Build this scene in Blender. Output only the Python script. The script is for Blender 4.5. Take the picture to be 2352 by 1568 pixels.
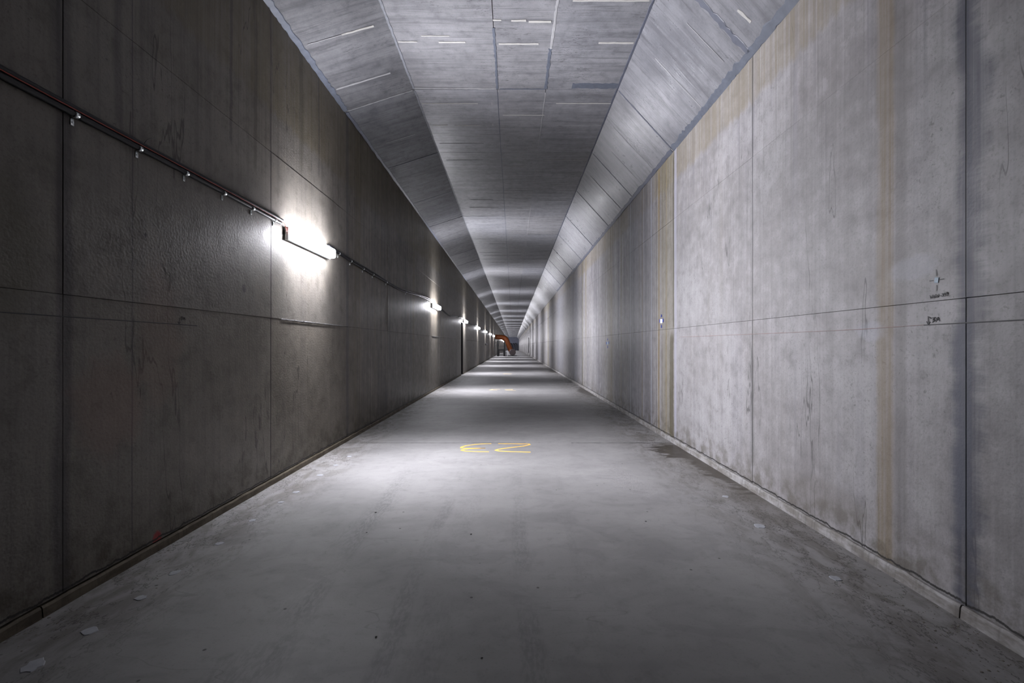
import bpy, math, random
from mathutils import Vector, noise as mnoise

random.seed(7)
C = bpy.context.scene.collection
for o in list(bpy.data.objects):
    bpy.data.objects.remove(o, do_unlink=True)

# ------------------------------------------------------------------ camera
F = 1045.0                  # focal length in pixels of the 2352 px wide frame
VX, VY = 1178.0, 793.0      # vanishing point
cam_d = bpy.data.cameras.new('camera')
cam_d.sensor_width = 36.0
cam_d.lens = 36.0 * F / 2352.0
cam_d.shift_x = -(VX - 1176.0) / 2352.0
cam_d.shift_y = (VY - 784.0) / 2352.0
cam_d.clip_start = 0.05
cam_d.clip_end = 500
cam = bpy.data.objects.new('camera', cam_d)
C.objects.link(cam)
H = 1.5
cam.location = (0, 0, H)
cam.rotation_euler = (math.radians(90), 0, 0)
bpy.context.scene.camera = cam

# ------------------------------------------------------------------ world, view
w = bpy.data.worlds.new('world')
bpy.context.scene.world = w
w.use_nodes = True
w.node_tree.nodes['Background'].inputs[0].default_value = (0.5, 0.52, 0.6, 1)
w.node_tree.nodes['Background'].inputs[1].default_value = 0.0
vs = bpy.context.scene.view_settings
vs.view_transform = 'Standard'
vs.look = 'None'
vs.gamma = 1
vs.use_curve_mapping = False
vs.exposure = 0.22
cy = bpy.context.scene.cycles
cy.max_bounces = 5
cy.diffuse_bounces = 4
cy.glossy_bounces = 2
cy.transmission_bounces = 0
cy.caustics_reflective = False
cy.caustics_refractive = False
cy.adaptive_threshold = 0.06
cy.adaptive_min_samples = 24
LAMP = 130.0                # radiance of the lamp diffusers
TUBE_W = {0: 106.0, 38: 70.0, -38: 74.0, 82: 19.0, -80: 32.0}   # power of the reflector faces of a lamp by tilt
SPREAD = {0: 93.0, 38: 76.0, -38: 86.0, 82: 74.0, -80: 78.0}   # their beam angles
LAMP_COL = (0.935, 0.93, 1.0, 1)

# ------------------------------------------------------------------ tunnel dimensions
XL, XR = -2.60, 2.48
ZC = 5.445
CL, CR = -1.527, 1.62       # edges of the flat soffit
ZTL, ZTR = 5.10, 4.50       # wall tops
BAY = 2.29
Y0, YEND = -14.0, 186.0
YNEAR = 25.4


def dip(y):
    return -0.6 * ((y - 50.0) / 135.0) ** 2 if y > 50 else 0.0


# ------------------------------------------------------------------ helpers
def link(name, me, mat=None, parent=None, loc=None):
    o = bpy.data.objects.new(name, me)
    C.objects.link(o)
    if mat is not None and me is not None and not me.materials:
        me.materials.append(mat)
    if parent is not None:
        o.parent = parent
    if loc is not None:
        o.location = loc
    return o


def tag(o, label=None, cat=None, group=None, kind=None):
    if label: o['label'] = label
    if cat: o['category'] = cat
    if group: o['group'] = group
    if kind: o['kind'] = kind
    return o


def empty(name, loc, rz=0.0):
    o = bpy.data.objects.new(name, None)
    o.empty_display_size = 0.1
    C.objects.link(o)
    o.location = loc
    o.rotation_euler = (0, 0, rz)
    return o


class MB:
    """collects faces for ONE mesh"""
    def __init__(s):
        s.v, s.f, s.sm = [], [], []

    def add(s, vs_, fs, smooth=False):
        b = len(s.v)
        s.v += [tuple(p) for p in vs_]
        for f in fs:
            s.f.append(tuple(b + i for i in f))
            s.sm.append(smooth)
        return s

    def box(s, x0, x1, y0, y1, z0, z1):
        p = [(x, y, z) for x in (x0, x1) for y in (y0, y1) for z in (z0, z1)]
        return s.add(p, [(0, 1, 3, 2), (4, 6, 7, 5), (0, 4, 5, 1), (2, 3, 7, 6), (0, 2, 6, 4), (1, 5, 7, 3)])

    def bevel_box(s, x0, x1, y0, y1, z0, z1, b):
        import bmesh
        bm = bmesh.new()
        p = [bm.verts.new((x, y, z)) for x in (x0, x1) for y in (y0, y1) for z in (z0, z1)]
        for f in [(0, 1, 3, 2), (4, 6, 7, 5), (0, 4, 5, 1), (2, 3, 7, 6), (0, 2, 6, 4), (1, 5, 7, 3)]:
            bm.faces.new([p[i] for i in f])
        bmesh.ops.bevel(bm, geom=bm.edges[:], offset=b, segments=3, profile=0.5, affect='EDGES')
        bm.verts.index_update()
        s.add([v.co[:] for v in bm.verts], [[v.index for v in f.verts] for f in bm.faces], True)
        bm.free()
        return s

    def tube(s, pts, r, n=8, caps=True, radii=None):
        pts = [Vector(p) for p in pts]
        b = len(s.v)
        m = len(pts)
        ref = Vector((0, 0, 1))
        for i, p in enumerate(pts):
            t = (pts[min(i + 1, m - 1)] - pts[max(i - 1, 0)]).normalized()
            a = t.cross(ref)
            if a.length < 0.1: a = t.cross(Vector((1, 0, 0)))
            a.normalize()
            c = t.cross(a).normalized()
            rr = radii[i] if radii else r
            for k in range(n):
                q = 2 * math.pi * k / n
                s.v.append(tuple(p + a * math.cos(q) * rr + c * math.sin(q) * rr))
        for i in range(m - 1):
            for k in range(n):
                k2 = (k + 1) % n
                s.f.append((b + i * n + k, b + i * n + k2, b + (i + 1) * n + k2, b + (i + 1) * n + k))
                s.sm.append(True)
        if caps:
            s.f.append(tuple(b + k for k in range(n))[::-1]); s.sm.append(False)
            s.f.append(tuple(b + (m - 1) * n + k for k in range(n))); s.sm.append(False)
        return s

    def bar(s, a, b_, wd, dp):
        """rectangular bar from a to b"""
        a, b_ = Vector(a), Vector(b_)
        t = (b_ - a).normalized()
        u = t.cross(Vector((0, 1, 0)))
        if u.length < 0.1: u = t.cross(Vector((1, 0, 0)))
        u.normalize()
        v = t.cross(u).normalized()
        P = []
        for q in (a, b_):
            for i, j in ((-1, -1), (1, -1), (1, 1), (-1, 1)):
                P.append(q + u * i * wd / 2 + v * j * dp / 2)
        return s.add(P, [(3, 2, 1, 0), (4, 5, 6, 7), (0, 1, 5, 4), (1, 2, 6, 5), (2, 3, 7, 6), (3, 0, 4, 7)])

    def ribbon(s, pts, nrm, width, jit=0.0, th=0.002, sub=0, seed=0):
        """flat irregular strip with a small thickness lying on a surface with normal nrm"""
        nrm = Vector(nrm).normalized()
        P = [Vector(p) for p in pts]
        if sub:
            Q = []
            for a, b_ in zip(P[:-1], P[1:]):
                n = max(1, int((b_ - a).length / sub))
                Q += [a.lerp(b_, i / n) for i in range(n)]
            P = Q + [P[-1]]
        m = len(P)
        b = len(s.v)
        rnd = random.Random(seed)
        for i, p in enumerate(P):
            t = (P[min(i + 1, m - 1)] - P[max(i - 1, 0)]).normalized()
            sd = nrm.cross(t).normalized()
            w1 = width / 2 * (1 + jit * rnd.uniform(-1, 1))
            w2 = width / 2 * (1 + jit * rnd.uniform(-1, 1))
            s.v += [tuple(p - sd * w1), tuple(p - sd * w1 * .8 + nrm * th), tuple(p + sd * w2 * .8 + nrm * th), tuple(p + sd * w2)]
        for i in range(m - 1):
            for k in range(3):
                s.f.append((b + i * 4 + k, b + i * 4 + k + 4, b + i * 4 + k + 5, b + i * 4 + k + 1))
                s.sm.append(False)
        s.f.append((b, b + 1, b + 2, b + 3)); s.sm.append(False)
        e = b + (m - 1) * 4
        s.f.append((e + 3, e + 2, e + 1, e)); s.sm.append(False)
        return s

    def mesh(s, name):
        me = bpy.data.meshes.new(name)
        me.from_pydata(s.v, [], s.f)
        me.polygons.foreach_set('use_smooth', s.sm)
        me.update()
        import bmesh
        bm = bmesh.new(); bm.from_mesh(me)
        bmesh.ops.recalc_face_normals(bm, faces=bm.faces[:])
        bm.to_mesh(me); bm.free()
        return me

    def build(s, name, mat, parent=None, loc=None):
        me = s.mesh(name)
        return link(name, me, mat, parent, loc)


# ------------------------------------------------------------------ shader helper
class G:
    def __init__(s, name):
        s.mat = bpy.data.materials.new(name)
        s.mat.use_nodes = True
        s.t = s.mat.node_tree
        s.n = s.t.nodes
        s.bsdf = s.n['Principled BSDF']
        s.pos = s.n.new('ShaderNodeNewGeometry').outputs['Position']
        sx = s.n.new('ShaderNodeSeparateXYZ')
        s.l(s.pos, sx.inputs[0])
        s.X, s.Y, s.Z = sx.outputs

    def l(s, a, b):
        s.t.links.new(a, b)

    def put(s, sock, v):
        if isinstance(v, (int, float)):
            sock.default_value = v
        elif isinstance(v, (tuple, list)):
            sock.default_value = tuple(v) + ((1,) if len(v) == 3 and len(sock.default_value) == 4 else ())
        else:
            s.l(v, sock)

    def m(s, op, a, b=0.0, c=0.0, clamp=False):
        n = s.n.new('ShaderNodeMath'); n.operation = op; n.use_clamp = clamp
        s.put(n.inputs[0], a); s.put(n.inputs[1], b); s.put(n.inputs[2], c)
        return n.outputs[0]

    def mul(s, a, b): return s.m('MULTIPLY', a, b)
    def add(s, a, b): return s.m('ADD', a, b)
    def sub(s, a, b): return s.m('SUBTRACT', a, b)

    def ss(s, v, a, b, c=0.0, d=1.0):
        n = s.n.new('ShaderNodeMapRange'); n.interpolation_type = 'SMOOTHSTEP'
        s.put(n.inputs['Value'], v)
        n.inputs['From Min'].default_value = a; n.inputs['From Max'].default_value = b
        n.inputs['To Min'].default_value = c; n.inputs['To Max'].default_value = d
        return n.outputs[0]

    def vec(s, sx, sy, sz, off=(0, 0, 0)):
        n = s.n.new('ShaderNodeMapping')
        s.l(s.pos, n.inputs['Vector'])
        n.inputs['Scale'].default_value = (sx, sy, sz)
        n.inputs['Location'].default_value = off
        return n.outputs[0]

    def noise(s, scale=(1, 1, 1), detail=3, rough=.55, off=(0, 0, 0), dist=0.0):
        n = s.n.new('ShaderNodeTexNoise')
        if isinstance(scale, (int, float)): scale = (scale,) * 3
        s.l(s.vec(*scale, off), n.inputs['Vector'])
        n.inputs['Scale'].default_value = 1
        n.inputs['Detail'].default_value = detail
        n.inputs['Roughness'].default_value = rough
        n.inputs['Distortion'].default_value = dist
        return n.outputs['Fac']

    def voro(s, scale, feature='F1', off=(0, 0, 0), rnd=1.0):
        n = s.n.new('ShaderNodeTexVoronoi'); n.feature = feature
        if isinstance(scale, (int, float)): scale = (scale,) * 3
        s.l(s.vec(*scale, off), n.inputs['Vector'])
        n.inputs['Scale'].default_value = 1
        n.inputs['Randomness'].default_value = rnd
        return n

    def mix(s, fac, a, b, blend='MIX'):
        n = s.n.new('ShaderNodeMix'); n.data_type = 'RGBA'; n.blend_type = blend
        s.put(n.inputs[0], fac); s.put(n.inputs[6], a); s.put(n.inputs[7], b)
        return n.outputs[2]

    def iso(s, nz, level=.5, wd=.01):
        """thin line where the noise crosses a level"""
        return s.ss(s.m('ABSOLUTE', s.sub(nz, level)), wd * .35, wd, 1, 0)

    def band(s, axis, c, hw, soft=.5, wob=None):
        v = axis
        if wob is not None: v = s.add(v, wob)
        return s.ss(s.m('ABSOLUTE', s.sub(v, c)), hw * (1 - soft), hw * (1 + soft), 1, 0)

    def ell(s, ax, ay, cx, cy, rx, ry, nz=None, amp=.8, soft=.25):
        a = s.m('POWER', s.mul(s.sub(ax, cx), 1 / rx), 2)
        b = s.m('POWER', s.mul(s.sub(ay, cy), 1 / ry), 2)
        d = s.m('SQRT', s.add(a, b))
        if nz is not None: d = s.add(d, s.mul(s.sub(nz, .5), amp))
        return s.ss(d, 1 - soft, 1 + soft, 1, 0)

    def rand(s):
        n = s.n.new('ShaderNodeObjectInfo')
        return n.outputs['Random']

    def bump(s, h, strength=.3, dist=.004):
        n = s.n.new('ShaderNodeBump')
        n.inputs['Strength'].default_value = strength
        n.inputs['Distance'].default_value = dist
        s.l(h, n.inputs['Height'])
        s.l(n.outputs[0], s.bsdf.inputs['Normal'])

    def out(s, col, rough=.7, spec=.5, metal=0.0):
        s.put(s.bsdf.inputs['Base Color'], col)
        s.put(s.bsdf.inputs['Roughness'], rough)
        s.bsdf.inputs['Specular IOR Level'].default_value = spec
        s.bsdf.inputs['Metallic'].default_value = metal
        return s.mat


def simple(name, col, rough=.6, metal=0.0, spec=.5, nz=30, amp=.15):
    g = G(name)
    n = g.noise(nz, 2)
    c = g.mix(n, tuple(x * (1 - amp) for x in col), tuple(min(1, x * (1 + amp)) for x in col))
    g.bump(n, .15, .001)
    return g.out(c, rough, spec, metal)


def wall_material(name, dark, light, warm, bands, side, streak_from, spots=(), trim=.56):
    g = G(name)
    blot = g.noise((.9, .9, .7), 4, .6)
    mott = g.noise(6, 4, .65, (3, 1, 2))
    grain = g.noise(55, 2, .7)
    st = g.noise((1, 13, .28), 3, .6, (0, 5, 0))
    st2 = g.noise((1, 40, .5), 2, .5, (0, 2, 0))
    c = g.mix(g.ss(blot, .3, .7), dark, light)
    c = g.mix(g.mul(g.ss(g.rand(), 0, 1), .22), c, (.30, .30, .30))
    # mottled patches
    c = g.mix(g.mul(g.ss(mott, .48, .72), .42), c, tuple(x * .55 for x in dark))
    c = g.mix(g.mul(g.ss(mott, .5, .3), .32), c, tuple(min(1, x * 1.3) for x in light))
    speck = g.ss(g.noise(28, 3, .75, (2, 6, 1)), .60, .70)
    c = g.mix(g.mul(g.mul(speck, g.ss(blot, .42, .6, .15, 1)), .55), c, tuple(x * .35 for x in dark))
    c = g.mix(g.mul(g.ss(grain, .5, .72), .35), c, tuple(x * .6 for x in dark))
    # fine run-down streaks everywhere, stronger beyond the expansion joint
    far = g.ss(g.Y, streak_from, streak_from + .6)
    up = g.ss(g.Z, 2.4, 4.3)
    amp = g.add(g.add(.16, g.mul(far, .55)), g.mul(up, .2))
    c = g.mix(g.mul(g.ss(st2, .5, .75), amp), c, tuple(x * .5 for x in dark))
    c = g.mix(g.mul(g.ss(st2, .5, .28), g.mul(amp, .7)), c, tuple(min(1, x * 1.35) for x in light))
    c = g.mix(g.mul(g.mul(g.ss(st, .5, .68), amp), 1.1), c, (dark[0] * .55, dark[1] * .55, dark[2] * .68))
    # warm lime and rust wash down from the ceiling
    wz = g.add(g.Z, g.mul(g.sub(st, .5), .25))
    top = g.mul(g.ss(wz, 3.98, 4.08), g.ss(st2, .3, .6, .35, 1))
    c = g.mix(g.mul(top, .55), c, warm)
    st3 = g.noise((1, 5, .12), 3, .6, (0, 9, 1))
    c = g.mix(g.mul(g.ss(st3, .56, .7), g.mul(g.add(far, .12), .6)), c, warm)
    # vertical cracks and drips: thin lines where a stretched noise crosses a level
    cr = g.noise((1, 2.6, .35), 4, .55, (0, 3, 7))
    crm = g.ss(g.noise((1, 1.5, .7), 1, .5, (0, 8, 3)), .5, .62)
    c = g.mix(g.mul(g.mul(g.iso(cr, .47, .006), crm), .65), c, tuple(x * .22 for x in dark))
    # blow holes
    v = g.voro(9)
    vs_ = g.n.new('ShaderNodeSeparateXYZ'); g.l(v.outputs['Color'], vs_.inputs[0])
    hole = g.mul(g.ss(v.outputs['Distance'], .035, .055, 1, 0), g.ss(vs_.outputs[0], .62, .7))
    c = g.mix(g.mul(hole, .8), c, (.02, .02, .02))
    # bands: (centre, half width, colour, strength, z0, z1, soft, wobble)
    wob = g.sub(g.noise((1, .2, 1.6), 3, .6, (0, 4, 4)), .5)
    wob2 = g.sub(g.noise((1, .2, 22), 3, .7, (0, 1, 4)), .5)
    for (cy, hw, col, k, z0, z1, soft, wb) in bands:
        wv = g.add(g.mul(wob, wb), g.mul(wob2, wb * .35))
        bm_ = g.band(g.Y, cy, hw, soft, wv)
        if z1 - z0 < 5:
            bm_ = g.mul(bm_, g.mul(g.ss(g.Z, z0, z0 + .12), g.ss(g.Z, z1 - .15, z1, 1, 0)))
        if hw > .02:
            bm_ = g.mul(bm_, g.ss(st2, .25, .6, .6, 1))
        c = g.mix(g.mul(bm_, k), c, col)
    # spots: (y, z, ry, rz, colour, strength)
    for (cy, cz, ry, rz, col, k) in spots:
        e = g.ell(g.Y, g.Z, cy, cz, ry, rz, mott, 1.2, .3)
        c = g.mix(g.mul(e, k), c, col)
    # dirty wavy crack just above the kicker
    wig = g.mul(g.sub(g.noise((0, 7, 0), 4, .7), .5), .07)
    zz = g.add(g.Z, wig)
    c = g.mix(g.mul(g.ss(zz, .12, .45, 1, 0), g.ss(mott, .42, .62, 0, .5)), c, tuple(x * .4 for x in warm))
    crack = g.band(zz, .088, .007, .4)
    c = g.mix(g.mul(crack, .93), c, (.012, .011, .01))
    h = g.add(g.noise(48, 1, .6), g.mul(mott, .6))
    g.bump(h, .28, .006)
    ro = g.add(.42, g.add(g.mul(mott, .25), g.mul(far, -.08)))
    c = g.mix(1.0, c, (trim,) * 3, 'MULTIPLY')
    return g.out(c, ro, .45)


OCH = (.23, .165, .07)
BLUE = (.085, .09, .12)
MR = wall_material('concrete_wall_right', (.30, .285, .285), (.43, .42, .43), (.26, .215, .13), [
    (3.03, .065, OCH, .62, -9, 9, .35, .06), (2.915, .045, (.16, .15, .14), .45, -9, 9, .4, .03),
    (2.50, .05, BLUE, .92, 1.45, 9, .7, .22), (2.46, .04, BLUE, .6, 1.0, 9, .9, .4), (2.49, .006, (.05, .05, .06), .6, -1, 9, .5, .02), (2.52, .045, (.13, .14, .18), .8, .4, 1.7, .8, .2),
    (4.71, .03, (.12, .115, .115), .55, .2, 1.5, .7, .03), (4.71, .009, (.05, .05, .05), .7, -9, 9, .5, .01),
    (6.95, .05, (.50, .50, .60), .75, -9, 9, .3, .02), (7.105, .085, (.03, .025, .022), .97, 0, 1.75, .35, .12),
    (7.03, .02, (.04, .035, .03), .9, 1.7, 4.5, .4, .05),
    (7.30, .30, (.25, .22, .13), .5, -9, 9, .3, .03), (7.73, .05, (.30, .21, .06), .65, -9, 9, .4, .04),
    (7.35, .03, (.30, .22, .06), .4, -9, 9, .4, .06), (8.3, .25, (.17, .165, .18), .55, -9, 9, .5, .15),
    (8.15, .03, (.50, .52, .60), .55, -9, 9, .4, .02), (7.86, .02, (.12, .11, .10), .6, -9, 9, .4, .03), (8.62, .02, (.52, .53, .60), .5, -9, 9, .4, .02), (8.45, .03, (.12, .12, .14), .6, -9, 9, .4, .03), (10.4, .06, (.2, .17, .10), .5, -9, 9, .4, .05), (9.15, .6, (.16, .16, .19), .6, -9, 9, .4, .15),
    (8.72, .03, (.20, .16, .08), .7, -9, 9, .4, .03), (9.6, .04, (.42, .46, .52), .5, 1.76, 9, .4, .02),
    (11.6, .35, (.22, .19, .12), .5, -9, 9, .5, .2), (16.15, .10, (.25, .22, .12), .6, -9, 9, .4, .08),
    (16.3, .06, (.03, .03, .03), .85, -9, 9, .4, .05), (18.2, .9, (.15, .155, .19), .6, -9, 9, .4, .2),
    (24.0, 1.6, (.16, .165, .20), .55, -9, 9, .5, .3), (32, .5, (.33, .28, .14), .6, -9, 9, .5, .3),
    (27.5, 1.2, (.20, .19, .2), .4, -9, 9, .5, .3), (44, 3, (.18, .18, .22), .5, -9, 9, .5, .4),
], 'right', 7.0, [
    (2.82, 1.98, .16, .07, (.46, .48, .55), .28), (3.15, 1.60, .13, .07, (.48, .50, .58), .3),
    (1.9, 1.6, .2, .4, (.12, .12, .13), .5), (3.6, .30, .5, .12, (.17, .15, .12), .22),
])
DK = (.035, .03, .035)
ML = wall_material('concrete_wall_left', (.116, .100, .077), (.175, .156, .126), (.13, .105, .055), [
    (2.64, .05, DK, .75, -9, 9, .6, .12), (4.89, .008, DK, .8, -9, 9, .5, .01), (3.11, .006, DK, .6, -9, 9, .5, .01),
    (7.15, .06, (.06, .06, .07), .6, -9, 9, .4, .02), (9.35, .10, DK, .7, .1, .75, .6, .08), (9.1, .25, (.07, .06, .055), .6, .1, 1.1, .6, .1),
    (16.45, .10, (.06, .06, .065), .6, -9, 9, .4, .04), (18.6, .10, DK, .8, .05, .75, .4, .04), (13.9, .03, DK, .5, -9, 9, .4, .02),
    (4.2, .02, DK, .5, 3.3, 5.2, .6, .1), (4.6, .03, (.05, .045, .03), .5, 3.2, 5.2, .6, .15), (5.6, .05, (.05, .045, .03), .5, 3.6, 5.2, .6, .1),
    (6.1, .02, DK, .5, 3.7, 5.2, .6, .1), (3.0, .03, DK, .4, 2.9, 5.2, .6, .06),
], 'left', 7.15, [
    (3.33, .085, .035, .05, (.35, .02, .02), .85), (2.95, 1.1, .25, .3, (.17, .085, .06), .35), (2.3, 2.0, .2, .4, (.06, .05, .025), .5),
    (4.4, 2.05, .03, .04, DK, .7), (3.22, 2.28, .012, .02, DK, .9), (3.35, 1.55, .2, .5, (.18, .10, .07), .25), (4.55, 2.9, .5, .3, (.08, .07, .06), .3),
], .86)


def ceiling_material(name, rb, spec, trim=.50):
    g = G(name)
    blot = g.noise(1.3, 4, .6)
    mott = g.noise(7, 5, .7, (3, 1, 2))
    brd = g.noise((.8, 9, .8), 4, .6)
    brd2 = g.noise((1.5, 38, 1.5), 2, .6)
    grain = g.noise(60, 2, .7)
    c = g.mix(g.ss(blot, .3, .7), (.205, .21, .235), (.30, .305, .33))
    c = g.mix(g.mul(g.rand(), .45), c, (.30, .29, .28))
    c = g.mix(g.mul(g.ss(mott, .48, .7), .5), c, (.11, .11, .125))
    c = g.mix(g.mul(g.ss(mott, .5, .3), .25), c, (.42, .43, .46))
    c = g.mix(g.mul(g.ss(brd, .5, .68), .55), c, (.12, .12, .135))
    c = g.mix(g.mul(g.ss(brd, .48, .3), .3), c, (.42, .42, .45))
    c = g.mix(g.mul(g.ss(brd2, .52, .72), .55), c, (.11, .11, .12))
    c = g.mix(g.mul(g.ss(grain, .5, .7), .25), c, (.12, .12, .13))
    pit = g.mul(g.iso(g.noise((3, 22, 3), 3, .6, (1, 1, 1)), .56, .012), g.ss(g.noise(1.7, 1, .5, (5, 5, 5)), .5, .62))
    c = g.mix(g.mul(pit, .8), c, (.04, .04, .045))
    h = g.add(g.mul(brd, 1.0), g.mul(brd2, .6))
    g.bump(h, .35, .008)
    ro = g.add(rb, g.add(g.mul(mott, .22), g.mul(blot, .10)))
    c = g.mix(1.0, c, (trim,) * 3, 'MULTIPLY')
    return g.out(c, ro, spec)


def floor_material():
    g = G('concrete_floor')
    blot = g.noise((.8, 1.1, 1), 4, .6)
    cloud = g.noise((2.2, 3.2, 1), 4, .6, (4, 2, 0), .8)
    mott = g.noise(9, 4, .7)
    grain = g.noise(70, 2, .7)
    c = g.mix(g.ss(blot, .3, .7), (.36, .355, .36), (.46, .455, .46))
    c = g.mix(g.mul(g.ss(cloud, .5, .62), .28), c, (.27, .265, .275))
    c = g.mix(g.mul(g.ss(cloud, .45, .3), .3), c, (.52, .52, .51))
    c = g.mix(g.mul(g.ss(mott, .52, .75), .3), c, (.22, .215, .22))
    c = g.mix(g.mul(g.ss(grain, .55, .75), .3), c, (.2, .2, .2))
    # tyre tracks run along the tunnel
    wv = g.mul(g.sub(g.noise((0, .5, 0), 1), .5), .25)
    tread = g.ss(g.noise((50, 16, 1), 2, .6), .42, .58)
    fade = g.ss(g.noise((1, 1.2, 1), 2, .5, (7, 0, 0)), .32, .55)
    for cx, sl, hw, k in ((-.62, .0, .055, .32), (.14, -.02, .06, .30), (-1.02, -.05, .06, .26), (.36, .03, .03, .15), (-1.35, .03, .12, .25), (-.42, .0, .10, .15)):
        xx = g.add(g.sub(g.X, g.mul(g.Y, sl)), wv)
        t = g.mul(g.band(xx, cx, hw, .35), g.ss(g.Y, 4.2, 6.3, 1, .12))
        c = g.mix(g.mul(g.mul(t, g.mul(fade, g.add(.25, g.mul(tread, .75)))), k * .85), c, (.13, .13, .14))
    # dusty, broken-up margins along both kickers
    edge = g.m('MAXIMUM', g.ss(g.X, 1.35, 2.3), g.ss(g.X, -1.75, -2.45))
    rub = g.noise((5, 2.6, 1), 5, .7, (2, 2, 2), .6)
    c = g.mix(g.mul(edge, g.ss(rub, .40, .62, .05, .75)), c, (.165, .15, .13))
    c = g.mix(g.mul(g.mul(edge, g.ss(rub, .36, .28)), .45), c, (.52, .50, .46))
    flk = g.mul(g.iso(g.noise((4, 2, 1), 5, .7, (9, 1, 1)), .5, .012), edge)
    c = g.mix(g.mul(flk, .7), c, (.06, .055, .05))
    # hair cracks and scratches
    crk = g.mul(g.iso(g.noise((.5, 2.2, 1), 3, .5, (3, 3, 3)), .5, .0025), g.ss(blot, .45, .6))
    c = g.mix(g.mul(crk, .25), c, (.12, .11, .11))
    v = g.voro(5.5)
    vs_ = g.n.new('ShaderNodeSeparateXYZ'); g.l(v.outputs['Color'], vs_.inputs[0])
    spk = g.mul(g.ss(v.outputs['Distance'], .035, .065, 1, 0), g.ss(vs_.outputs[0], .4, .5))
    c = g.mix(g.mul(spk, .8), c, (.05, .05, .05))
    # damp patches at the expansion joints on the right
    wn = g.noise((2.5, 11, 1), 5, .7, (1, 4, 2), .4)
    wet = g.m('MAXIMUM', g.ell(g.X, g.Y, 2.40, 6.45, .36, .50, wn, 3.2, .12), g.ell(g.X, g.Y, 2.47, 5.6, .20, .9, wn, 3.0, .2))
    wet = g.m('MAXIMUM', wet, g.ell(g.X, g.Y, 2.42, 14.6, .27, 1.5, wn, 3.0, .15))
    wet = g.m('MAXIMUM', wet, g.ell(g.X, g.Y, 2.42, 26.6, .30, 1.6, wn, 3.0, .15))
    c = g.mix(g.mul(wet, .95), c, (.045, .037, .028))
    damp = g.ell(g.X, g.Y, 2.45, 5.2, .34, 1.5, rub, 1.6, .5)
    c = g.mix(g.mul(damp, .35), c, (.17, .15, .125))
    h = g.add(g.mul(mott, .6), g.mul(g.mul(edge, rub), 2.5))
    g.bump(h, .22, .006)
    ro = g.add(g.add(.5, g.mul(mott, .2)), g.mul(wet, -.2))
    c = g.mix(1.0, c, (.54, .535, .53), 'MULTIPLY')
    return g.out(c, ro, .4)


MC = ceiling_material('concrete_ceiling', .24, .5)
MCH = ceiling_material('concrete_haunch', .15, .7)
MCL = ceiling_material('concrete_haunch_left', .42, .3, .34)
MF = floor_material()


def kicker_material(name, a, b):
    g = G(name)
    mott = g.noise((5, 5, 12), 4, .7)
    st = g.noise((3, 30, 2), 2, .6)
    c = g.mix(g.ss(mott, .35, .65), a, b)
    c = g.mix(g.mul(g.ss(st, .5, .7), .4), c, tuple(x * .5 for x in a))
    g.bump(mott, .4, .006)
    return g.out(c, .7, .3)


MKR = kicker_material('kicker_right', (.14, .13, .12), (.26, .255, .255))
MKL = kicker_material('kicker_left', (.06, .048, .033), (.11, .093, .068))
MB_DARK = simple('joint_concrete', (.05, .048, .05), .85)
MSEAL = simple('blue_grey_sealant', (.062, .07, .09), .5, amp=.4, nz=14)
MSEALD = simple('dark_sealant', (.055, .06, .08), .5, amp=.4, nz=14)
MSEAL2 = simple('grey_sealant', (.12, .125, .14), .6, amp=.4, nz=14)
MPALE = simple('pale_mortar', (.27, .265, .25), .75, amp=.2, nz=20)
MPALE2 = simple('grey_mortar', (.19, .19, .195), .75, amp=.2, nz=20)
MSTEEL = simple('galvanised_steel', (.62, .66, .66), .32, 1.0)
MBLK = simple('black_cable_sheath', (.005, .005, .007), .45, spec=.35)
MRED = simple('orange_red_cable_sheath', (.30, .03, .012), .45)
MHOUSE = simple('grey_lamp_housing', (.60, .61, .63), .45)
MCAP = simple('white_end_cap', (.70, .71, .73), .4)
MORG = simple('orange_duct_fabric', (.26, .062, .007), .55, amp=.25, nz=4)
MORGD = simple('dark_duct_hoop', (.20, .05, .01), .6)
MDST = simple('black_painted_steel', (.018, .018, .02), .5)
MFAN = simple('dark_fan_casing', (.022, .015, .015), .5)
MYEL = simple('yellow_spray_paint', (.85, .50, .10), .8, amp=.15, nz=12)
MYELF = simple('faded_yellow_spray_paint', (.66, .52, .26), .8, amp=.15, nz=12)
MINK = simple('black_marker_ink', (.02, .02, .022), .6)
MINKR = simple('faded_red_marker_ink', (.22, .15, .14), .7)
MBLUEP = simple('blue_marker_paint', (.02, .04, .28), .6)
MREFL = simple('grey_reflective_film', (.20, .27, .33), .35, amp=.5, nz=160)
MREFW = simple('white_reflective_film', (.85, .88, .95), .3)
MPLUG = simple('pale_grout', (.29, .30, .325), .7, amp=.2, nz=25)
MGRIT = simple('concrete_grit', (.15, .135, .115), .9, amp=.5, nz=9)
MCHIP = simple('dark_stone_chip', (.03, .028, .028), .8)
MBULK = simple('bulkhead_sheet', (.26, .28, .36), .7, amp=.4, nz=.8)
MBULKD = simple('bulkhead_strut', (.025, .026, .033), .7)
MDOOR = simple('dark_steel_door', (.02, .02, .025), .6)

g = G('lamp_diffuser')
g.bsdf.inputs['Emission Color'].default_value = LAMP_COL
g.bsdf.inputs['Emission Strength'].default_value = LAMP
MLAMP = g.out((.8, .8, .8), .5, .3)


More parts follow.
